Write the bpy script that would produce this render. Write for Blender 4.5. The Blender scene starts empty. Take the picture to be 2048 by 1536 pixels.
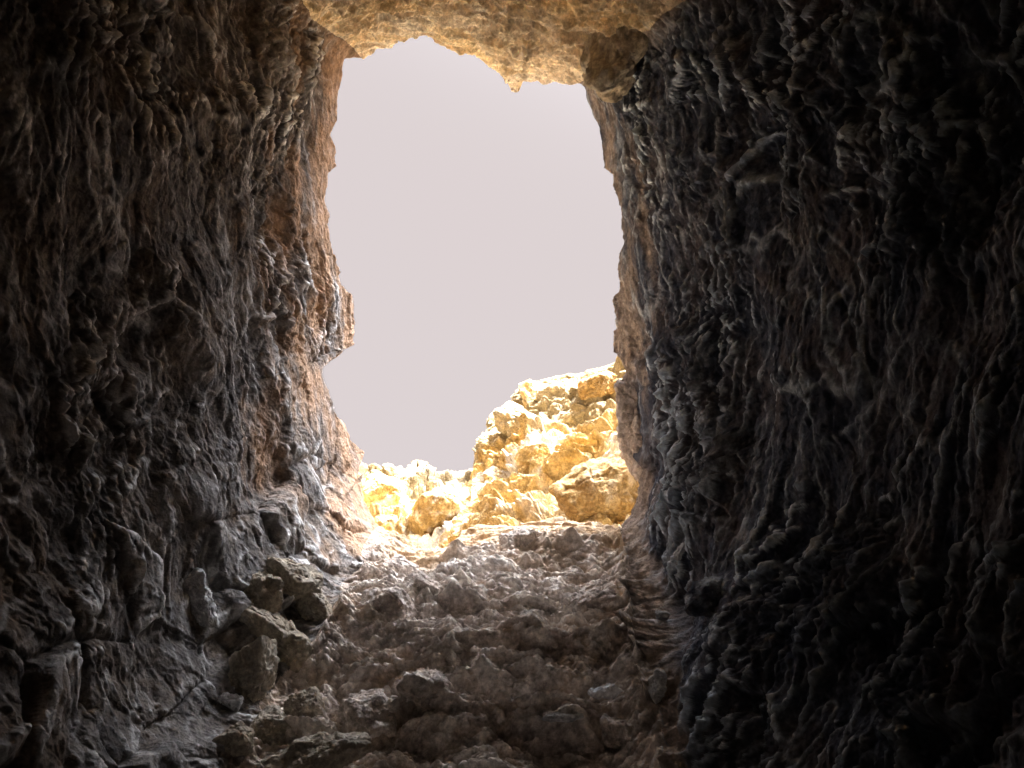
import bpy, math
import numpy as np
from mathutils import Matrix, Vector, Euler

# ------------------------------------------------------------------ camera, sky, sun, exposure
scene = bpy.context.scene
PITCH = 50.0                                   # degrees above the horizon
CAM_Z = 1.6
F_PX = 1773.0                                  # focal length in photo pixels (photo 2048 wide)
cam_d = bpy.data.cameras.new("camera")
cam = bpy.data.objects.new("camera", cam_d)
scene.collection.objects.link(cam)
cam.location = (0, 0, CAM_Z)
cam.rotation_euler = (math.radians(90 + PITCH), 0, 0)
cam_d.sensor_width = 36.0
cam_d.lens = 36.0 * F_PX / 2048.0
cam_d.clip_start = 0.05
cam_d.clip_end = 2000
scene.camera = cam

SUN_TRAVEL = Vector((-0.36, 0.72, -0.57)).normalized()      # the way the sunlight goes
sun_d = bpy.data.lights.new("sun", 'SUN')
sun_d.energy = 5.0
sun_d.angle = math.radians(0.5)
sun_d.color = (1.0, 0.95, 0.86)
sun = bpy.data.objects.new("sun", sun_d)
sun.rotation_euler = SUN_TRAVEL.to_track_quat('-Z', 'Y').to_euler()
scene.collection.objects.link(sun)

world = bpy.data.worlds.new("World")
scene.world = world
world.use_nodes = True
wn, wl = world.node_tree.nodes, world.node_tree.links
wn.clear()
wo = wn.new('ShaderNodeOutputWorld')
bg = wn.new('ShaderNodeBackground')
sky = wn.new('ShaderNodeTexSky')
sky.sky_type = 'NISHITA'
sky.sun_disc = False
sky.sun_elevation = math.asin(-SUN_TRAVEL.z)
sky.sun_rotation = math.atan2(-SUN_TRAVEL.x, -SUN_TRAVEL.y)
sky.dust_density = 4.0
mixw = wn.new('ShaderNodeMix'); mixw.data_type = 'RGBA'
mixw.inputs[0].default_value = 0.94            # thin bright veil of white cloud over the blue
mixw.inputs[7].default_value = (1.39, 1.22, 1.18, 1)
wl.new(sky.outputs[0], mixw.inputs[6])
# extra glow added round the sun, behind the hill, to brighten the shaft
tcw = wn.new('ShaderNodeTexCoord')
dotw = wn.new('ShaderNodeVectorMath'); dotw.operation = 'DOT_PRODUCT'
dotw.inputs[1].default_value = tuple(-SUN_TRAVEL)
wl.new(tcw.outputs['Generated'], dotw.inputs[0])
maxw = wn.new('ShaderNodeMath'); maxw.operation = 'MAXIMUM'; maxw.inputs[1].default_value = 0.0
wl.new(dotw.outputs['Value'], maxw.inputs[0])
poww = wn.new('ShaderNodeMath'); poww.operation = 'POWER'; poww.inputs[1].default_value = 6.0
wl.new(maxw.outputs[0], poww.inputs[0])
glow = wn.new('ShaderNodeVectorMath'); glow.operation = 'SCALE'
glow.inputs[0].default_value = (245.0, 260.0, 290.0)
wl.new(poww.outputs[0], glow.inputs['Scale'])
addw = wn.new('ShaderNodeVectorMath'); addw.operation = 'ADD'
wl.new(mixw.outputs[2], addw.inputs[0]); wl.new(glow.outputs[0], addw.inputs[1])
wl.new(addw.outputs[0], bg.inputs[0])
bg.inputs[1].default_value = 0.10
wl.new(bg.outputs[0], wo.inputs[0])

vs = scene.view_settings
vs.view_transform = 'Standard'
vs.look = 'None'
vs.exposure = 2.42
vs.gamma = 1.0
scene.cycles.max_bounces = 8
scene.cycles.diffuse_bounces = 6

RES = 1.0

# ------------------------------------------------------------------ the shaft's own axes
# X right, Y along the rising side, D metres up the shaft
PR = math.radians(PITCH)
AX_X = np.array([1.0, 0, 0])
AX_Y = np.array([0, -math.sin(PR), math.cos(PR)])
AX_D = np.array([0, math.cos(PR), math.sin(PR)])
ORG = np.array([0, 0, CAM_Z])

def to_world(P):
    return ORG + P[..., 0:1] * AX_X + P[..., 1:2] * AX_Y + P[..., 2:3] * AX_D

def unproj(px, py, D):
    """photo position (full size pixels) and distance up the shaft -> shaft coordinates"""
    px = np.asarray(px, float); py = np.asarray(py, float); D = np.asarray(D, float) + 0 * px
    return np.stack([(px - 1024) / F_PX * D, (768 - py) / F_PX * D, D], -1)

# ------------------------------------------------------------------ noise
def _hash(ix, iy, iz, seed):
    h = (ix * np.uint32(374761393)) ^ (iy * np.uint32(668265263)) ^ (iz * np.uint32(2147483647 - 58)) ^ np.uint32((seed * 974634777 + 77) & 0xffffffff)
    h ^= h >> np.uint32(15); h *= np.uint32(2246822519)
    h ^= h >> np.uint32(13); h *= np.uint32(3266489917)
    h ^= h >> np.uint32(16)
    return h

_rng = np.random.RandomState(5)
_G = _rng.normal(size=(256, 3)); _G /= np.linalg.norm(_G, axis=1)[:, None]
_G = _G.astype(np.float32)

def perlin(P, seed=0):
    sh = P.shape[:-1]
    P = P.reshape(-1, 3)
    out = np.empty(len(P), np.float32)
    CH = 262144
    for s in range(0, len(P), CH):
        p = P[s:s + CH].astype(np.float32)
        i = np.floor(p); f = p - i
        i = i.astype(np.int32).view(np.uint32)
        u = f * f * f * (f * (f * 6 - 15) + 10)
        acc = 0
        for dx in (0, 1):
            wx = u[:, 0] if dx else 1 - u[:, 0]
            for dy in (0, 1):
                wy = u[:, 1] if dy else 1 - u[:, 1]
                for dz in (0, 1):
                    wz = u[:, 2] if dz else 1 - u[:, 2]
                    g = _G[_hash(i[:, 0] + np.uint32(dx), i[:, 1] + np.uint32(dy), i[:, 2] + np.uint32(dz), seed) & np.uint32(255)]
                    d = g[:, 0] * (f[:, 0] - dx) + g[:, 1] * (f[:, 1] - dy) + g[:, 2] * (f[:, 2] - dz)
                    acc = acc + wx * wy * wz * d
        out[s:s + CH] = acc * 1.6
    return out.reshape(sh)

def fbm(P, octv=4, seed=0, gain=0.5, lac=2.03):
    a, t, s = 1.0, 0, 0
    for k in range(octv):
        t = t + a * perlin(P * lac ** k + 13.7 * k, seed + k); s += a; a *= gain
    return t / s

def ridged(P, octv=4, seed=0, gain=0.5, lac=2.05, sharp=1.0):
    """sharp crests, 0..1"""
    a, t, s, w = 1.0, 0, 0, 1.0
    for k in range(octv):
        n = 1 - np.abs(perlin(P * lac ** k + 7.3 * k, seed + k)) * 1.7
        n = np.clip(n, 0, 1) ** (2 * sharp)
        t = t + a * n * w; s += a
        w = np.clip(n * 1.5, 0.25, 1); a *= gain
    return t / s

def billow(P, octv=3, seed=0, gain=0.5, lac=2.1):
    a, t, s = 1.0, 0, 0
    for k in range(octv):
        t = t + a * np.abs(perlin(P * lac ** k + 3.1 * k, seed + k)) * 2; s += a; a *= gain
    return t / s

def worley(P, seed=0):
    """F1, F2, random number of the nearest cell, vector from its centre"""
    sh = P.shape[:-1]
    P = P.reshape(-1, 3)
    N = len(P)
    F1 = np.empty(N, np.float32); F2 = np.empty(N, np.float32); ID = np.empty(N, np.uint32); V = np.empty((N, 3), np.float32)
    CH = 131072
    for s in range(0, N, CH):
        p = P[s:s + CH].astype(np.float32)
        i = np.floor(p).astype(np.int32)
        n = len(p)
        f1 = np.full(n, 9., np.float32); f2 = np.full(n, 9., np.float32); cid = np.zeros(n, np.uint32); vv = np.zeros((n, 3), np.float32)
        for dx in (-1, 0, 1):
            for dy in (-1, 0, 1):
                for dz in (-1, 0, 1):
                    c = i + np.array([dx, dy, dz], np.int32)
                    cu = c.view(np.uint32)
                    h = _hash(cu[:, 0], cu[:, 1], cu[:, 2], seed)
                    o = np.stack([(h & np.uint32(1023)), ((h >> np.uint32(10)) & np.uint32(1023)), ((h >> np.uint32(20)) & np.uint32(1023))], 1).astype(np.float32) / 1023.
                    v = p - (c + 0.1 + 0.8 * o)
                    d = np.sqrt((v * v).sum(1))
                    m = d < f1
                    f2 = np.where(m, f1, np.minimum(f2, d))
                    f1 = np.where(m, d, f1)
                    cid = np.where(m, h, cid)
                    vv = np.where(m[:, None], v, vv)
        F1[s:s + CH] = f1; F2[s:s + CH] = f2; ID[s:s + CH] = cid; V[s:s + CH] = vv
    return F1.reshape(sh), F2.reshape(sh), ID.reshape(sh), V.reshape(sh + (3,))

def blocks(P, seed=0, tilt=0.6, crack=0.35, cw=0.09):
    """chunky broken-rock relief: every cell a tilted facet, cracks between"""
    F1, F2, ID, V = worley(P, seed)
    r0 = (ID & np.uint32(255)).astype(np.float32) / 255 - 0.5
    g = np.stack([((ID >> np.uint32(8 * k)) & np.uint32(255)).astype(np.float32) / 255 - 0.5 for k in (1, 2, 3)], -1)
    e = F2 - F1
    h = r0 * 0.8 + (g * V).sum(-1) * 2 * tilt
    k = 1 - np.exp(-(e / cw) ** 2 * 0.7)
    return h * (0.35 + 0.65 * k) - crack * np.exp(-e / cw)

def sstep(x, a, b):
    t = np.clip((x - a) / (b - a), 0, 1)
    return t * t * (3 - 2 * t)

# ------------------------------------------------------------------ materials
def rock_mat(name, cols, ochre, pale, ochre_amt=0.4, vein_lit_amt=0.6, scale=1.0, bump=0.6, rough=0.9, spec=0.25, fine=1.0, patch=(0.40, 0.275, 0.16)):
    m = bpy.data.materials.new(name)
    m.use_nodes = True
    n, l = m.node_tree.nodes, m.node_tree.links
    b = n['Principled BSDF']
    tc = n.new('ShaderNodeTexCoord')
    mp = n.new('ShaderNodeMapping')
    mp.inputs['Rotation'].default_value = (-math.radians(PITCH), 0, 0)      # the beds of the rock dip
    l.new(tc.outputs['Object'], mp.inputs[0])
    def noise(sc, det=8, rgh=0.6, dist=0.0, vec=None, lac=2.0):
        t = n.new('ShaderNodeTexNoise')
        t.inputs['Scale'].default_value = sc * scale
        t.inputs['Detail'].default_value = det
        t.inputs['Roughness'].default_value = rgh
        t.inputs['Distortion'].default_value = dist
        l.new((vec or mp.outputs[0]), t.inputs['Vector'])
        return t.outputs[0]
    def ramp(src, a, b_, inter='LINEAR'):
        r = n.new('ShaderNodeMapRange')
        r.inputs[1].default_value = a; r.inputs[2].default_value = b_
        r.clamp = True
        l.new(src, r.inputs[0])
        return r.outputs[0]
    def mix(f, A, B, mode='MIX'):
        x = n.new('ShaderNodeMix'); x.data_type = 'RGBA'; x.blend_type = mode
        if isinstance(f, float): x.inputs[0].default_value = f
        else: l.new(f, x.inputs[0])
        for k, v in ((6, A), (7, B)):
            if isinstance(v, tuple): x.inputs[k].default_value = v + (1,)
            else: l.new(v, x.inputs[k])
        return x.outputs[2]
    def mul(a, v):
        x = n.new('ShaderNodeMath'); x.operation = 'MULTIPLY'
        for k, s in ((0, a), (1, v)):
            if isinstance(s, (int, float)): x.inputs[k].default_value = s
            else: l.new(s, x.inputs[k])
        return x.outputs[0]
    c = mix(ramp(noise(2.2, 6, 0.6, 0.6), 0.36, 0.64), cols[0], cols[1])
    c = mix(ramp(noise(9.0, 6, 0.7, 0.8), 0.42, 0.66), c, cols[2])
    if ochre_amt > 0:
        c = mix(mul(ramp(noise(1.5, 5, 0.62, 1.2), 0.46, 0.62), ochre_amt), c, ochre)
    at = n.new('ShaderNodeAttribute'); at.attribute_name = 'vein_lit'
    vf = mul(at.outputs['Fac'], ramp(noise(1.3, 4, 0.6), 0.15, 0.42))
    c = mix(mul(vf, vein_lit_amt), c, pale)
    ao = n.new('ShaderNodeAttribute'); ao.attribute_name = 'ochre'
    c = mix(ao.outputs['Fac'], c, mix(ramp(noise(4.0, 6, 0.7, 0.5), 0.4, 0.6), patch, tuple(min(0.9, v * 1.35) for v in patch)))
    # grain of the stone: small light and dark mineral specks
    g = ramp(noise(55, 5, 0.75), 0.25, 0.75)
    gr = n.new('ShaderNodeMapRange'); gr.inputs[3].default_value = 0.65; gr.inputs[4].default_value = 1.35
    l.new(g, gr.inputs[0])
    mo = n.new('ShaderNodeMapRange'); mo.inputs[1].default_value = 0.36; mo.inputs[2].default_value = 0.64
    mo.inputs[3].default_value = 0.62; mo.inputs[4].default_value = 1.38
    l.new(noise(17, 9, 0.72, 0.3), mo.inputs[0])
    c = mix(1.0, c, mo.outputs[0], 'MULTIPLY')
    hsv = n.new('ShaderNodeHueSaturation')
    l.new(c, hsv.inputs['Color']); l.new(gr.outputs[0], hsv.inputs['Value'])
    l.new(hsv.outputs[0], b.inputs['Base Color'])
    b.inputs['Roughness'].default_value = rough
    b.inputs['Specular IOR Level'].default_value = spec
    # relief too small for the mesh
    b1 = n.new('ShaderNodeBump'); b1.inputs['Strength'].default_value = bump; b1.inputs['Distance'].default_value = 0.028
    l.new(noise(26 * fine, 9, 0.68, 0.5), b1.inputs['Height'])
    vo = n.new('ShaderNodeTexVoronoi'); vo.inputs['Scale'].default_value = 42 * scale * fine
    l.new(mp.outputs[0], vo.inputs['Vector'])
    b2 = n.new('ShaderNodeBump'); b2.inputs['Strength'].default_value = bump * 0.5; b2.inputs['Distance'].default_value = 0.012
    l.new(vo.outputs['Distance'], b2.inputs['Height'])
    l.new(b1.outputs[0], b2.inputs['Normal'])
    l.new(b2.outputs[0], b.inputs['Normal'])
    return m

M = {}
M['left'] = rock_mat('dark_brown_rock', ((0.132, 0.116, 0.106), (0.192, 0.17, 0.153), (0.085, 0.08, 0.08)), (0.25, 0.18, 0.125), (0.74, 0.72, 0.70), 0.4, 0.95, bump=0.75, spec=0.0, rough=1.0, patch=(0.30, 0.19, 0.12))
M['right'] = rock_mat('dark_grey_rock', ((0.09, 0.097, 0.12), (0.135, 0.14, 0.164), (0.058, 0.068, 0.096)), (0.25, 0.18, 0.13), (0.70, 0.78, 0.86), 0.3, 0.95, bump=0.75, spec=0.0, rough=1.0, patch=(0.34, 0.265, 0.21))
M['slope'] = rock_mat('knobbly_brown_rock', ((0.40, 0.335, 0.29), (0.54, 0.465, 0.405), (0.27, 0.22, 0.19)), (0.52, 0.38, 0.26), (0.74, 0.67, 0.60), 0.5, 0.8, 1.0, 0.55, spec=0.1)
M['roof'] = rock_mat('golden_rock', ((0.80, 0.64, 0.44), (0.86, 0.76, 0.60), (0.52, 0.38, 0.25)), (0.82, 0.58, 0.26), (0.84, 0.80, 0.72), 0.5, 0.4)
M['cliff'] = rock_mat('sunlit_limestone', ((0.50, 0.34, 0.135), (0.62, 0.46, 0.23), (0.32, 0.205, 0.075)), (0.48, 0.29, 0.07), (0.88, 0.85, 0.80), 0.5, 1.0, 0.8, 0.8, patch=(0.19, 0.145, 0.08))
M['cliff_brown'] = rock_mat('brown_ochre_limestone', ((0.30, 0.19, 0.07), (0.44, 0.29, 0.12), (0.18, 0.11, 0.045)), (0.36, 0.2, 0.05), (0.7, 0.6, 0.45), 0.5, 0.3, 0.8, 0.9)
M['cliff_grey'] = rock_mat('weathered_limestone', ((0.34, 0.27, 0.16), (0.46, 0.36, 0.20), (0.25, 0.205, 0.135)), (0.50, 0.34, 0.14), (0.5, 0.46, 0.38), 0.5, 0.3, 0.8, 0.8)
M['block'] = rock_mat('olive_brown_stone', ((0.30, 0.25, 0.19), (0.40, 0.335, 0.25), (0.20, 0.17, 0.135)), (0.42, 0.31, 0.19), (0.66, 0.62, 0.55), 0.4, 0.3)
M['pale'] = rock_mat('pale_grey_stone', ((0.52, 0.51, 0.50), (0.62, 0.62, 0.61), (0.38, 0.37, 0.37)), (0.48, 0.40, 0.32), (0.74, 0.75, 0.76), 0.2, 0.3)
M['ground'] = rock_mat('pale_ground', ((0.42, 0.33, 0.2), (0.5, 0.4, 0.25), (0.3, 0.24, 0.14)), (0.5, 0.34, 0.15), (0.6, 0.6, 0.5), 0.5, 0.0, 0.3)

# ------------------------------------------------------------------ mesh helpers
def make_mesh(name, P, faces, mat, vein_lit=None, loc=None, ochre=None):
    """P: world positions (n,3); faces (m,4)"""
    me = bpy.data.meshes.new(name)
    loc = np.zeros(3) if loc is None else np.asarray(loc)
    co = (P - loc).astype(np.float32)
    me.vertices.add(len(co)); me.vertices.foreach_set('co', co.ravel())
    nf = len(faces)
    me.loops.add(nf * 4); me.loops.foreach_set('vertex_index', faces.astype(np.int32).ravel())
    me.polygons.add(nf)
    me.polygons.foreach_set('loop_start', np.arange(0, nf * 4, 4, dtype=np.int32))
    me.polygons.foreach_set('use_smooth', np.ones(nf, bool))
    me.update(calc_edges=True)
    if vein_lit is not None:
        a = me.attributes.new('vein_lit', 'FLOAT', 'POINT')
        a.data.foreach_set('value', vein_lit.astype(np.float32))
    if ochre is not None:
        a = me.attributes.new('ochre', 'FLOAT', 'POINT')
        a.data.foreach_set('value', ochre.astype(np.float32))
    me.materials.append(mat)
    o = bpy.data.objects.new(name, me)
    o.location = tuple(loc)
    scene.collection.objects.link(o)
    return o

def tag(o, label=None, cat=None, group=None, kind=None):
    if label: o['label'] = label
    if cat: o['category'] = cat
    if group: o['group'] = group
    if kind: o['kind'] = kind
    return o

def grid_faces(nr, nt, wrap=True):
    r = np.arange(nr - 1)[:, None]
    t = np.arange(nt if wrap else nt - 1)[None, :]
    t2 = (t + 1) % nt
    return np.stack([r * nt + t + 0 * t2, r * nt + t2, (r + 1) * nt + t2, (r + 1) * nt + t + 0 * t2], -1).reshape(-1, 4)

def grid_normals(P, wrap=True):
    if wrap:
        dt = np.roll(P, -1, 1) - np.roll(P, 1, 1)
    else:
        dt = np.gradient(P, axis=1)
    dr = np.gradient(P, axis=0)
    n = np.cross(dt, dr)
    return n / (np.linalg.norm(n, axis=-1, keepdims=True) + 1e-9)

# ------------------------------------------------------------------ the shaft
RIM = [(692,118),(715,117),(735,110),(760,100),(785,95),(800,80),(830,73),(850,72),(868,80),(880,90),(900,95),(920,103),(950,112),(962,122),(985,138),(1003,150),(1010,165),(1025,178),(1036,180),(1046,165),(1052,160),(1080,162),(1120,166),(1160,168),(1172,180),(1180,205),(1186,225),(1200,255),(1203,285),(1205,310),(1208,335),(1225,350),(1230,380),(1240,420),(1243,460),(1247,487),(1238,505),(1235,540),(1238,570),(1228,600),(1232,640),(1223,665),(1225,700),(1240,718),(1250,740),(1238,770),(1232,800),(1235,840),(1245,880),(1262,910),(1285,935),(1278,960),(1270,1000),(1255,1040),(1250,1062),(1225,1064),(1180,1060),(1120,1052),(1080,1058),(1040,1062),(1000,1064),(960,1068),(925,1075),(905,1092),(880,1108),(868,1118),(840,1105),(810,1090),(775,1070),(755,1055),(740,1030),(730,1000),(722,975),(716,955),(730,940),(726,905),(700,880),(690,850),(668,820),(660,790),(648,750),(648,735),(670,715),(685,700),(708,690),(710,650),(706,600),(690,575),(675,540),(665,500),(658,480),(658,430),(652,400),(655,350),(672,330),(673,300),(660,270),(672,240),(675,200),(685,150)]
CX, CY = 950.0, 600.0

def plane3(a, b, c):
    a, b, c = map(np.array, (a, b, c))
    n = np.cross(b - a, c - a).astype(float); n /= np.linalg.norm(n)
    if n @ (np.array([-0.1, 0, 3.0]) - a) < 0: n = -n
    return n, float(n @ a)

# rock faces of the shaft: (normal into the shaft, offset), owner
PL = [
    (plane3((-1.50, 0.5, 7), (-1.50, -1, 7), (-2.12, 0, 3)), 'left'),
    (plane3((-1.03, -1.37, 7), (-1.38, -1.80, 4.55), (-1.50, -0.2, 7)), 'left'),
    (plane3((0.90, -0.5, 7), (0.80, 0.8, 7), (1.75, 0, 3)), 'right'),
    (plane3((0.93, -1.20, 7), (0.77, -1.82, 4.5), (1.25, -0.6, 4.2)), 'right'),
    (plane3((0, -1.22, 7), (1, -1.20, 7), (0, -1.82, 4.55)), 'slope'),
    (plane3((0, 2.62, 7), (1, 2.45, 7), (0, 2.56, 6)), 'roof'),
]
rim = np.array(RIM, float)
ang = np.arctan2(rim[:, 1] - CY, rim[:, 0] - CX)
rad = np.hypot(rim[:, 1] - CY, rim[:, 0] - CX)
o_ = np.argsort(ang); ang, rad = ang[o_], rad[o_]

NT = int(2000 * RES)
th = np.linspace(-math.pi, math.pi, NT, endpoint=False)
# even spacing along the rim
R0 = np.interp(th, ang, rad, period=2 * math.pi)
arc = np.cumsum(np.hypot(R0 * (th[1] - th[0]), np.gradient(R0)) + 0.35 * R0.mean() * (th[1] - th[0])); arc = np.concatenate([[0], arc])
th = np.interp(np.linspace(0, arc[-1], NT, endpoint=False), arc, np.linspace(-math.pi, math.pi, NT + 1))
R0 = np.interp(th, ang, rad, period=2 * math.pi)
rp = np.stack([np.cos(th) * 9, np.sin(th) * 9, 0 * th], -1)
R0 = R0 + 5.0 * fbm(rp * 2.2, 4, 91, 0.6)

step = 1.9 / RES
s = [0.0]
while s[-1] < 4200:
    g = 0.34 if s[-1] < 260 else min(1.0, 0.34 + 0.66 * (s[-1] - 260) / 500)
    s.append(s[-1] + step * g * (1 if s[-1] < 950 else 1 + (s[-1] - 950) / 90.))
s = np.array(s)
px = CX + np.cos(th)[None] * (R0[None] + s[:, None])
py = CY + np.sin(th)[None] * (R0[None] + s[:, None])
ray = np.stack([(px - 1024) / F_PX, (768 - py) / F_PX, np.ones_like(px)], -1)
inv = []                                       # 1/D for every plane
for (nrm, off), own in PL:
    inv.append(np.maximum((ray @ nrm) / off, 0.02))
inv = np.stack(inv, 0)
k = 26.0
mx = inv.max(0)
w = np.exp(k * (inv / mx - 1) * 1.5)
w /= w.sum(0)
invD = (inv ** 13).sum(0) ** (1 / 13.)
D = 1 / invD
wob = [perlin(ray * 9.0 + 5.1 * i, 500 + i) + 0.6 * perlin(ray * 30.0 + 5.1 * i, 520 + i) for i in range(len(PL))]
owner = (inv * (1 + 0.045 * np.stack(wob, 0))).argmax(0)
nrm = np.zeros(px.shape + (3,))
for i, ((nv, off), own) in enumerate(PL):
    nrm += w[i][..., None] * nv
nrm /= np.linalg.norm(nrm, axis=-1, keepdims=True)
P = ray * D[..., None]
foot = sstep(inv[4] / mx, 0.88, 0.98)
w_slope = np.clip(w[4] + w[3] * foot, 0, 1); w_roof = w[5]; w_foot = w[3] * foot
w_blockwall = w[1]

# rows running outward over the hillside from the rim
ks = np.array([14, 9, 5.5, 3.2, 1.9, 1.1, 0.7, 0.45, 0.3, 0.2, 0.13, 0.08, 0.045, 0.02])
ks = np.concatenate([ks[:4], np.interp(np.linspace(0, 1, 50), np.linspace(0, 1, len(ks) - 4), ks[4:])])
rowo = []
c_, s_ = np.cos(th), -np.sin(th)
for kk in ks:
    q = P[0].copy()
    q[:, 0] += c_ * kk; q[:, 1] += s_ * kk; q[:, 2] += 0.28 * kk + 0.10 * min(1, kk * 6)
    rowo.append(q)
rowo = np.array(rowo)
n_out = len(ks)
Pall = np.concatenate([rowo, P], 0)
nout = np.zeros((n_out, NT, 3)); 
for j, kk in enumerate(ks):
    f = min(1, kk / 0.25)
    v = nrm[0] * (1 - f) + np.array([0, 0, 1.0]) * f
    nout[j] = v / np.linalg.norm(v, axis=-1, keepdims=True)
nall = np.concatenate([nout, nrm], 0)
def ext(a): return np.concatenate([np.repeat(a[:1], n_out, 0), a], 0)
wft = ext(w_foot)
wsl, wrf, wbw, own_all = ext(w_slope), ext(w_roof), ext(w_blockwall), ext(owner)
sdist = np.concatenate([np.zeros(n_out), s])[:, None] + 0 * wsl

def relief(Pc, wsl, wrf, wbw, rimf, near):
    """relief of the rock along its normal, and how pale its veins and painted lit crests are"""
    q = Pc * np.array([0.8, 0.66, 1.15])
    warp = np.stack([perlin(Pc * 0.9, 201), perlin(Pc * 0.9 + 9, 202), perlin(Pc * 0.9 + 31, 203)], -1)
    warp2 = np.stack([perlin(Pc * 3.1, 211), perlin(Pc * 3.1 + 9, 212), perlin(Pc * 3.1 + 31, 213)], -1)
    q = q + 0.20 * warp + 0.025 * warp2
    wside = 1 - np.clip(wsl + wrf, 0, 1)
    big = fbm(Pc * 0.75, 3, 11) * 0.30
    r1 = ridged(q * 1.9, 2, 21)
    r2 = ridged(q * 4.6 + 5, 3, 31, 0.55, 2.05, 1.4)
    r3 = fbm(Pc * 11 + 2 * warp2, 3, 41, 0.6)
    side = 0.07 * (r1 - 0.4) + 0.055 * (r2 - 0.35) + 0.055 * r3
    qv = (Pc + 0.22 * warp + 0.07 * warp2) * np.array([1.0, 0.5, 1.3])
    v1 = 1 - np.abs(perlin(qv * 2.6 + 3, 81)); v2 = 1 - np.abs(perlin(qv * 4.9 + 17, 82))
    vm = sstep(fbm(Pc * 1.7 + 5, 3, 83), -0.12, 0.25)
    crest = np.maximum(sstep(v1, 0.88, 1.0) ** 1.5, 0.8 * sstep(v2, 0.85, 1.0) ** 1.5)
    side = side + 0.030 * crest * (0.4 + 0.6 * vm)
    closef = 1 - sstep(Pc[..., 2], 3.6, 5.2)
    side = side + 0.012 * closef * fbm(Pc * 40, 3, 43, 0.7) + 0.06 * blocks(q * np.array([4.6, 5.6, 4.6]), 53, 0.9, 0.25, 0.06) + 0.024 * blocks(Pc * np.array([11., 8., 13.]), 54, 0.9, 0.2, 0.08)
    bl = blocks(q * 2.3, 51, 0.8, 0.22, 0.06)
    bl2 = blocks(Pc * np.array([2.2, 2.6, 2.2]) + 0.08 * warp2, 52, 0.7, 0.4, 0.09)
    side = side * (1 - 0.6 * wbw) + 0.075 * bl * (1 - wbw) + 0.15 * bl2 * wbw
    # the knobbly face
    qs = Pc * np.array([0.8, 1.0, 1.1]) + 0.10 * warp + 0.05 * warp2
    b0 = billow(qs * 2.6, 2, 61)
    b1 = billow(qs * np.array([5.0, 5.0, 8.5]), 4, 62, 0.62)
    b2 = fbm(qs * 26, 4, 63, 0.62)
    bands = ridged(qs * np.array([0.40, 0.8, 2.2]), 2, 64)
    F1, F2, ID, V = worley(qs * np.array([6.5, 6.5, 9.]), 65)
    peb = np.clip(0.62 - F1, 0, 1) * ((ID & np.uint32(7)) < 4)
    Dw = Pc[..., 2] + 0.10 * warp[..., 0] + 0.05 * warp2[..., 1]
    st1, st2 = 4.83, 4.45
    stepf = 0.14 * (sstep(Dw, st1 - 0.03, st1 + 0.08) - 0.4 * sstep(Dw, st1 + 0.3, st1 + 1.2)) + 0.10 * sstep(Dw, st2, st2 + 0.1)
    sl = stepf + 0.11 * (b0 - 0.4) + 0.10 * (b1 - 0.4) + 0.06 * blocks(qs * np.array([3.2, 4.0, 7.0]), 66, 0.9, 0.3, 0.08) + 0.024 * b2 + 0.20 * (bands - 0.5) + 0.08 * peb
    # roof: ledgy, pitted
    qr = Pc * np.array([1.0, 1.4, 3.4]) + 0.15 * warp2
    rf = 0.11 * (ridged(qr * 1.6, 4, 71, 0.6) - 0.4) + 0.09 * (billow(qr * 3.2, 4, 72, 0.6) - 0.4) + 0.012 * fbm(Pc * 30, 3, 73, 0.6)
    am = 0.36 + 0.60 * sstep(fbm(Pc * 0.95 + 21, 3, 89), -0.16, 0.24)
    side = side * (am * (1 - wbw) + 0.8 * wbw)
    sl = sl * 0.8
    h = big * (0.35 + 0.65 * wside) * rimf + side * wside * (0.30 + 0.70 * rimf) + sl * np.clip(wsl, 0, 1) * (0.42 + 0.58 * rimf) + rf * wrf * (0.5 + 0.5 * rimf)
    vein_lit = np.clip(crest * (0.3 + 0.7 * vm) * 2.2 * np.clip(0.55 + 1.3 * r3, 0.1, 1) + np.clip((r2 - 0.62) * 2.5, 0, 0.6), 0, 1) * wside + np.clip((b1 - 0.52) * 3, 0, 1) * wsl * 1.2 + 0.3 * wrf * np.clip(r2 * 2 - 1, 0, 1)  # pale veins, plus ridge tops whitened like lit edges
    return h * near, vein_lit

rimf = sstep(sdist, 0, 100)
near = sstep(Pall[..., 2], 0.2, 2.0) * 0.9 + 0.1
h, vein_lit = relief(Pall, wsl, wrf, wbw, rimf, near)
outf = np.ones(Pall.shape[:2]); outf[:n_out] = (1 + 3 * np.clip(ks, 0, 3))[:, None]
Pd = Pall + nall * (h * outf)[..., None]
# crests that stand out are painted paler, as edges catching the light
def blur(a, n):
    for _ in range(2):
        c = np.cumsum(np.pad(a, ((n + 1, n), (0, 0)), mode='edge'), 0); a = (c[2 * n + 1:] - c[:-2 * n - 1]) / (2 * n + 1)
        c = np.cumsum(np.pad(a, ((0, 0), (n + 1, n)), mode='wrap'), 1); a = (c[:, 2 * n + 1:] - c[:, :-2 * n - 1]) / (2 * n + 1)
    return a
h = h.astype(np.float64)
conv = (h - blur(h, 5)) / 0.011 * 0.6 + (h - blur(h, 14)) / 0.026 * 0.5
lit_crest = np.clip((conv - 0.65) * 1.5, 0, 1) * (0.12 + 0.88 * sstep(fbm(Pall * 1.6 + 3, 3, 88), -0.12, 0.2))
lit_crest = lit_crest * sstep(Pall[..., 2], 1.4, 2.6)
lit_crest = lit_crest * (1 - wsl) + wsl * np.clip((conv - 0.35) * 0.9, 0, 0.8)
vein_lit = np.clip(vein_lit * 0.5 + lit_crest, 0, 1) * (1 - wrf)

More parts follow.
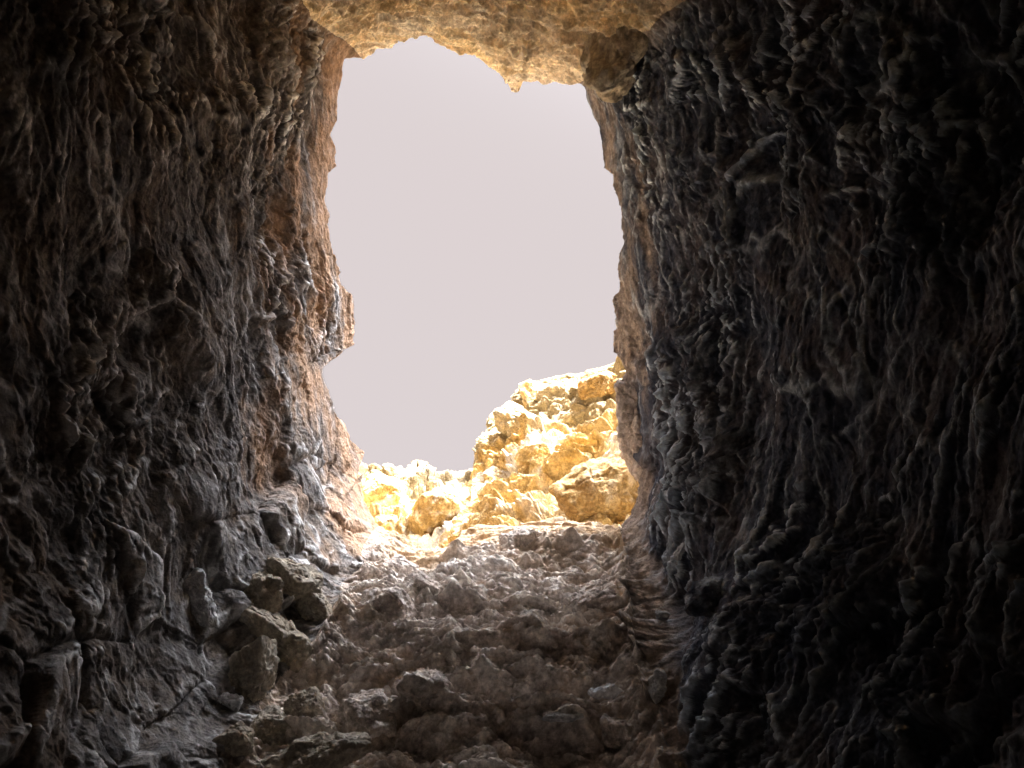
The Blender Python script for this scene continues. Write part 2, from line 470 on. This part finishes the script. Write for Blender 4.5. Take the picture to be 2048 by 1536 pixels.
# inner end: the passage goes on past the viewer and closes
last = Pd[-1]
tail = []
for a, zz in ((1.0, 0.0), (1.0, -0.6), (0.95, -1.2), (0.8, -1.7), (0.5, -1.85), (0.2, -1.9), (0.02, -1.9)):
    q = last.copy(); q[:, 0] *= a; q[:, 1] *= a; q[:, 2] = zz + 0.0 * q[:, 2]
    tail.append(q)
tail = np.array(tail)
tail += 0.12 * fbm(tail * 1.5, 4, 77)[..., None]
full = np.concatenate([Pd, tail], 0)
names0 = [0, 1, 2, 3]
och_lit = np.clip(1.15 - sdist / 90. + 0.9 * fbm(Pall * 2.2, 3, 401), 0, 1) * (own_all == 4) * 0.85  # golden light on the slope's lip, painted in as a tint
och_lit = np.maximum(och_lit, np.clip(wrf * 1.5 + 0.3 * fbm(Pall * 3, 3, 402) * (wrf > 0.05), 0, 0.85) * np.isin(own_all, names0))
och_lit = np.maximum(och_lit, np.clip(wft * 0.9 + wsl * 0.8 + 0.5 * fbm(Pall * 3, 3, 403) * ((wft + wsl) > 0.05), 0, 0.9) * np.isin(own_all, [2, 3]))
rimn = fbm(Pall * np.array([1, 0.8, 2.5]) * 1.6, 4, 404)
och_lit = np.maximum(och_lit, 0.8 * np.clip(1.0 - sdist / 150. + 2.4 * rimn, 0, 1) * np.isin(own_all, [0, 1]))
och_lit = np.maximum(och_lit, 0.75 * np.clip(0.9 - sdist / 70. + 2.4 * rimn, 0, 1) * np.isin(own_all, [2, 3]))
vein_lit = vein_lit * (1 - 0.8 * och_lit * (own_all == 4))
vein_lit_full = np.concatenate([vein_lit, np.zeros(tail.shape[:2])], 0).ravel()
och_lit_full = np.concatenate([och_lit, np.zeros(tail.shape[:2])], 0).ravel()
W = to_world(full).reshape(-1, 3)
faces = grid_faces(full.shape[0], NT)
rowi = faces[:, 0] // NT
ownf = np.concatenate([own_all.ravel(), np.full(tail.shape[0] * NT, -1)])
fo = ownf[faces[:, 0]]
fo[rowi >= Pd.shape[0] - 1] = -1
names = {'left': [0, 1], 'right': [2, 3], 'slope': [4], 'roof': [5]}
def sub(name, mask, mat, label=None):
    f = faces[mask]
    u, invx = np.unique(f, return_inverse=True)
    o = make_mesh(name, W[u], invx.reshape(-1, 4), mat, vein_lit_full[u], None, och_lit_full[u])
    o['kind'] = 'structure'
    if label: o['label'] = label
    return o
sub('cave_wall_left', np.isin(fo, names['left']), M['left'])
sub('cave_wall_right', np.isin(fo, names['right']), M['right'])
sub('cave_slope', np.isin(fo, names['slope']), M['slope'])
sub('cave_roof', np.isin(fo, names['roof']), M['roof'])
sub('cave_floor', fo == -1, M['left'])

# ------------------------------------------------------------------ solids seen against the light
def pillow(name, outline, Dfun, front, back, mat, relief_fn, nt=700, nr=320, cen=None, rag=3.0, seed=0, kind=None, pw=1.0):
    """closed rock mass: outline at real distance, bulging to the front and the back"""
    ol = np.array(outline, float)
    cen = ol.mean(0) if cen is None else np.array(cen, float)
    a = np.arctan2(ol[:, 1] - cen[1], ol[:, 0] - cen[0]); r = np.hypot(*(ol - cen).T)
    o = np.argsort(a); a, r = a[o], r[o]
    t = np.linspace(-math.pi, math.pi, nt, endpoint=False)
    R = np.interp(t, a, r, period=2 * math.pi)
    R = R + rag * fbm(np.stack([np.cos(t) * 8, np.sin(t) * 8, 0 * t + seed], -1) * 2, 4, seed + 5, 0.6)
    ph = np.linspace(0.0, 1.0, nr)
    rr = np.concatenate([np.linspace(0.004, 0.93, int(nr * 0.6)), 1 - 0.07 * (1 - np.linspace(0, 1, int(nr * 0.12))[1:]) ** 2, np.linspace(1, 0.01, int(nr * 0.2))[1:]])
    nfront = int(nr * 0.6) + int(nr * 0.12) - 1
    isf = np.arange(len(rr)) < nfront
    qx = cen[0] + np.cos(t)[None] * R[None] * rr[:, None]
    qy = cen[1] + np.sin(t)[None] * R[None] * rr[:, None]
    prof = np.sqrt(np.clip(1 - rr ** 2, 0, 1)) ** pw
    dd = np.where(isf, -front * prof, back * prof)[:, None]
    D0 = Dfun(qx, qy)
    Pp = unproj(qx, qy, D0)
    Pp[..., 2] += dd; Pp[..., 0] *= (Pp[..., 2] / D0) ** np.where(isf, 1, 0)[:, None]; Pp[..., 1] *= (Pp[..., 2] / D0) ** np.where(isf, 1, 0)[:, None]
    n = grid_normals(Pp)
    # make normals point outward
    c = Pp.reshape(-1, 3).mean(0)
    if ((Pp - c) * n).sum(-1).mean() < 0: n = -n
    h, v = relief_fn(Pp)
    och_p = weathering(Pp)
    edge = sstep(1 - rr, 0.0, 0.08)[:, None] * 0.75 + 0.25
    Pp = Pp + n * (h * edge)[..., None]
    Wd = to_world(Pp).reshape(-1, 3)
    f = grid_faces(len(rr), nt)
    loc = Wd.mean(0) if kind is None else None
    ob = make_mesh(name, Wd, f, mat, v.ravel(), loc, och_p.ravel())
    if kind: ob['kind'] = kind
    return ob

def relief_cliff(Pc):
    Pw = to_world(Pc)
    warp = np.stack([perlin(Pw * 1.1, 301), perlin(Pw * 1.1 + 9, 302), perlin(Pw * 1.1 + 31, 303)], -1)
    q = Pw * np.array([0.7, 0.9, 1.7]) + 0.16 * warp
    h = 0.30 * blocks(q * 1.1, 311, 0.6, 0.3, 0.10) + 0.20 * blocks(q * 3.1, 321, 0.7, 0.4, 0.1) + 0.09 * blocks(q * 7.5, 331, 0.6, 0.3, 0.12)
    z = Pw * np.array([0.25, 0.3, 1.9]) + 0.25 * warp
    h = h + 0.34 * (ridged(z, 3, 361, 0.55) - 0.4) + 0.06 * fbm(Pc * 9, 4, 341, 0.6)
    v = sstep(fbm(Pw * np.array([0.7, 0.7, 2.6]) + 0.5 * warp, 4, 351, 0.6), -0.02, 0.16)
    lower = 0.22 + 0.75 * np.exp(-((Pw[..., 2] - 9.55) / 0.45) ** 2) + 0.4 * (Pw[..., 0] < -0.6)
    v = np.maximum(v, 1 - sstep(Pw[..., 2], 6.8, 7.8)); lower = lower + 1.0 * (1 - sstep(Pw[..., 2], 6.8, 7.8))  # hidden base whitened, added to bounce sunlight up to the roof
    return h, np.clip(v * lower, 0, 1)

def weathering(Pc):
    """the upper beds of the headland are brown and weathered"""
    Pw = to_world(Pc)
    return 0.9 * sstep(Pw[..., 2] + 0.6 * fbm(Pw * 1.3, 3, 371), 9.95, 10.6)

# far headland in the sun, right of the opening
pillow('cliff', [(1270,712),(1230,730),(1205,733),(1170,745),(1120,748),(1085,757),(1050,770),(1030,785),(1015,812),(985,845),(968,866),(952,880),(950,930),(945,985),(930,1010),(860,1120),(820,1300),(1000,1420),(1300,1400),(1500,1200),(1520,950),(1430,740)],
       lambda x, y: 10.2 - (x - 1100) * 0.004 + np.clip(1060 - y, -60, 500) * 0.012, 0.9, 3.5, M['cliff'], relief_cliff, 1500, 900, (1130, 980), 4, 3, 'structure')
pillow('cliff_low', [(100,1000),(300,930),(560,930),(640,925),(700,935),(735,952),(775,948),(800,958),(850,968),(900,962),(950,950),(1050,960),(1100,1100),(1050,1500),(800,1900),(400,1900),(50,1400)],
       lambda x, y: 12.6 + np.clip(1060 - y, -60, 200) * 0.014, 0.9, 3.0, M['cliff'], relief_cliff, 1100, 520, (820, 1100), 4, 9, 'structure')

# ------------------------------------------------------------------ separate stones
def stone(name, cx, cy, wpx, hpx, D, rot, mat, label, cat='rock', group=None, depth=0.7, seed=1, res=150, facets=11, rough=1.0, tiltx=0.0, tilty=0.0):
    """an angular block: centre and half sizes in photo pixels, rot degrees anticlockwise"""
    r = np.random.RandomState(seed)
    nt, nr = int(res * 1.6), res
    ph = np.linspace(0.01, math.pi - 0.01, nr)[:, None]; t = np.linspace(0, 2 * math.pi, nt, endpoint=False)[None]
    d = np.stack([np.sin(ph) * np.cos(t), np.sin(ph) * np.sin(t), np.cos(ph) + 0 * t], -1)
    nn = r.normal(size=(facets, 3)); nn /= np.linalg.norm(nn, axis=1)[:, None]
    ax = np.concatenate([np.eye(3), -np.eye(3)]) + r.normal(size=(6, 3)) * 0.22
    ax /= np.linalg.norm(ax, axis=1)[:, None]
    nn = np.concatenate([nn, ax])
    hh = np.concatenate([r.uniform(0.70, 1.0, facets), r.uniform(0.85, 1.0, 6)])
    iv = np.clip(np.einsum('abk,nk->nab', d, nn) / hh[:, None, None], 0.001, None)
    rad = 1 / ((iv ** 16).sum(0) ** (1 / 16.))
    sx, sy = wpx / F_PX * D, hpx / F_PX * D
    sz = depth * min(sx, sy) 
    S = np.array([sx, sy, sz])
    Pp = d * rad[..., None]
    sc = (sx * sy * sz) ** (1 / 3.)
    Pn = Pp * S
    n = d / S; n /= np.linalg.norm(n, axis=-1, keepdims=True)
    hgt = 0.16 * sc * fbm(Pn / sc * 1.8 + seed * 3.3, 3, seed) + 0.13 * sc * blocks(Pn / sc * 2.0 + seed, seed + 3, 0.5, 0.3, 0.08) * rough + 0.05 * sc * (ridged(Pn / sc * 3 + seed, 3, seed + 11) - 0.4) + 0.016 * rough * fbm(Pn * 22 + seed, 4, seed + 7, 0.6)
    Pn = Pn + n * hgt[..., None]
    a = math.radians(rot)
    Rm = np.array(Euler((math.radians(tiltx), math.radians(tilty), 0)).to_matrix())
    Rz = np.array([[math.cos(a), -math.sin(a), 0], [math.sin(a), math.cos(a), 0], [0, 0, 1]])
    Pn = Pn @ Rm.T @ Rz.T
    c = unproj(cx, cy, D + (0.25 * sz if D < 8 else 0.20))
    Pn = Pn + c
    Wd = to_world(Pn).reshape(-1, 3)
    v = np.clip(fbm((Pn - c) * 6 + seed, 3, seed + 9) * 1.6, 0, 1).ravel()
    ob = make_mesh(name, Wd, grid_faces(nr, nt), mat, v, Wd.mean(0))
    tag(ob, label, cat, group)
    return ob

def depth_at(x, y):
    """distance of the bare rock face at a photo position"""
    rv = np.array([(x - 1024) / F_PX, (768 - y) / F_PX, 1.0])
    return 1 / max((rv @ nv) / off for (nv, off), own in PL)

_q = Pd[n_out:]
_qx = (1024 + _q[..., 0] / _q[..., 2].clip(0.3) * F_PX).ravel(); _qy = (768 - _q[..., 1] / _q[..., 2].clip(0.3) * F_PX).ravel(); _qd = _q[..., 2].ravel()
def on(x, y, lift=0.0):
    """where the broken rock face really is"""
    m = (np.abs(_qx - x) < 9) & (np.abs(_qy - y) < 9) & (_qd > 1)
    return float(np.median(np.sort(_qd[m])[:max(3, m.sum() // 3)])) - lift
LB = 'blocks in the foot of the left wall'
ST = [
 # name, cx, cy, half w, half h, dist, rot, material, label, cat, group, depth, seed
 ('boulder', 585, 1162, 62, 42, on(585,1162), -20, 'block', 'rounded olive boulder, uppermost of the blocks low on the left wall', 'boulder', LB, 1.0, 3),
 ('boulder', 522, 1188, 44, 44, on(522,1188), 20, 'block', 'tan three sided boulder just left of the rounded olive boulder on the left wall', 'boulder', LB, 1.0, 4),
 ('boulder', 628, 1222, 38, 50, on(628,1222), 25, 'block', 'small brown boulder wedged under the rounded olive boulder beside the knobbly slope', 'boulder', LB, 1.0, 5),
 ('rock_slab', 572, 1285, 112, 40, on(572,1285), -42, 'block', 'long brown slab slanting down to the right at the foot of the left wall', 'slab', LB, 1.2, 6),
 ('boulder', 500, 1365, 48, 66, on(500,1365), 15, 'block', 'tall dark brown block below the slanting slab', 'boulder', LB, 1.0, 7),
 ('boulder', 545, 1462, 50, 40, on(545,1462), -12, 'block', 'four sided tan block on the left end of the bottom ledge', 'boulder', LB, 1.0, 8),
 ('boulder', 478, 1480, 36, 36, on(478,1480), 10, 'block', 'dark block left of the four sided tan block', 'boulder', LB, 1.0, 18),
 ('boulder', 612, 1420, 38, 46, on(612,1420), 30, 'block', 'reddish brown block above the right end of the four sided tan block', 'boulder', LB, 1.0, 9),
 ('rock_slab', 640, 1508, 128, 38, on(640,1508,.1), 12, 'block', 'low pale topped slab forming the ledge right below the tan block', 'slab', None, 1.3, 10),
 ('rock_flake', 392, 1198, 34, 62, on(392,1198), 18, 'pale', 'pale grey pointed flake on the dark lower left wall', 'rock', None, 0.5, 11),
 ('rock_flake', 452, 1402, 34, 16, on(452,1402), -8, 'pale', 'small pale flat topped stone near the tall dark brown block', 'rock', None, 0.9, 12),
 ('boulder', 800, 1142, 40, 34, on(800,1142,-.05), -15, 'slope', 'rough brown boulder topmost in the corner of left wall and slope', 'boulder', None, 1.1, 13),
 ('boulder', 845, 1172, 42, 22, on(845,1172), -30, 'slope', 'rough boulder leaning against the topmost corner boulder from the right', 'boulder', None, 1.1, 14),
 ('boulder', 772, 1222, 66, 42, on(772,1222,-.05), 20, 'slope', 'wide craggy brown boulder in the corner below the two rough corner boulders', 'boulder', None, 1.0, 15),
 ('boulder', 1045, 1080, 52, 22, on(1045,1080), 8, 'slope', 'knobbly tan boulder on the upper rim of the slope under the bright cliff', 'boulder', None, 1.1, 16),
 ('stone', 1108, 1188, 24, 17, on(1108,1188), 0, 'slope', 'single round brown knob in the middle of the upper slope', 'stone', None, 1.2, 17),
 ('boulder', 1180, 1205, 60, 24, on(1180,1205), 18, 'slope', 'long brown rock lying across the right part of the upper slope', 'boulder', None, 1.2, 19),
 ('boulder', 855, 1385, 66, 36, on(855,1385), -5, 'slope', 'broad dark block under the step across the lower slope', 'boulder', None, 1.2, 20),
 ('boulder', 730, 1432, 62, 42, on(730,1432), 5, 'slope', 'squarish dark block between the left wall blocks and the lower slope', 'boulder', None, 1.2, 21),
 ('boulder', 1245, 1472, 58, 30, on(1245,1472), -14, 'slope', 'rounded grey brown boulder at the lower right end of the slope', 'boulder', None, 1.2, 22),
 ('rock_slab', 1212, 1386, 42, 13, on(1212,1386), 4, 'pale', 'flat pale grey slab on the lower right of the slope', 'slab', None, 1.6, 23),
 ('rock_slab', 1128, 1432, 48, 9, on(1128,1432), 3, 'pale', 'thin pale slab on the step in the middle of the lower slope', 'slab', None, 2.0, 24),
 ('rock_flake', 1312, 1372, 17, 38, on(1312,1372), -14, 'pale', 'upright grey flake at the foot of the right wall', 'rock', None, 1.2, 25),
 ('stone', 1326, 1232, 14, 9, on(1326,1232), 10, 'pale', 'small pale rounded stone stuck in the corner of the right wall and slope', 'stone', None, 1.2, 26),
 ('rock_flake', 1358, 1108, 10, 28, on(1358,1108), -32, 'pale', 'thin pale leaning flake on the right wall above the small pale stone', 'rock', None, 1.0, 27),
 ('boulder', 1425, 1195, 62, 38, on(1425,1195), 12, 'right', 'dark angular block jutting from the lower right wall', 'boulder', None, 1.0, 28),
 ('rock_spur', 1266, 855, 36, 96, on(1266,855,-.1), 12, 'slope', 'brown leaf shaped spur of the right wall hanging in front of the bright cliff', 'rock', None, 2.0, 29),
 ('rock_spur', 1250, 40, 70, 180, 6.1, -9, 'block', 'tall brown spur hanging at the top right corner between the golden roof and dark wall', 'rock', None, 2.2, 40),
 ('boulder', 765, 990, 44, 46, 12.3, 20, 'cliff', 'golden boulder beside the left rim, leftmost in the sunlit rocks outside', 'boulder', 'sunlit boulders outside', 0.9, 31),
 ('boulder', 880, 1018, 70, 50, 11.6, 28, 'cliff', 'large golden boulder above the lowest notch of the opening', 'boulder', 'sunlit boulders outside', 0.9, 32),
 ('boulder', 1205, 1000, 92, 76, 9.3, 20, 'cliff_brown', 'big rounded ochre boulder at the right foot of the bright cliff', 'boulder', 'sunlit boulders outside', 0.9, 33),
 ('boulder', 1032, 842, 54, 36, 12.1, -20, 'cliff_grey', 'grey brown boulder on the left shoulder of the bright cliff', 'boulder', 'sunlit boulders outside', 0.9, 34),
 ('boulder', 1068, 796, 28, 36, 12.7, 10, 'cliff', 'upright tan boulder at the top of the bright cliff', 'boulder', 'sunlit boulders outside', 0.9, 35),
 ('boulder', 1120, 790, 42, 24, 12.6, 15, 'cliff_grey', 'flattish ochre brown boulder right of the upright tan boulder on the cliff top', 'boulder', 'sunlit boulders outside', 0.9, 37),
 ('boulder', 1195, 770, 46, 26, 12.2, 25, 'cliff_brown', 'brown boulder on the cliff top right beside the dark right wall', 'boulder', 'sunlit boulders outside', 0.9, 38),
 ('boulder', 1068, 905, 40, 17, 11.1, 8, 'cliff', 'small golden boulder in the middle of the white banded cliff', 'boulder', 'sunlit boulders outside', 0.9, 39),
 ('boulder', 1150, 838, 56, 24, 12.2, 14, 'cliff_grey', 'long grey boulder across the upper right of the bright cliff', 'boulder', 'sunlit boulders outside', 0.9, 36),
]
for (nm, cx, cy, w_, h_, dd, rt, mt, lb, ct, gp, dp, sd) in ST:
    stone(nm, cx, cy, w_, h_, dd, rt, M[mt], lb, ct, gp, dp, sd, res=170 if max(w_, h_) > 40 else 90)


# ground far below, beyond the hill
g = np.array([[-300, -300, -6.0], [300, -300, -6], [300, 300, -6], [-300, 300, -6]])
go = make_mesh('ground', g, np.array([[0, 1, 2, 3]]), M['ground'], np.zeros(4)); go['kind'] = 'structure'
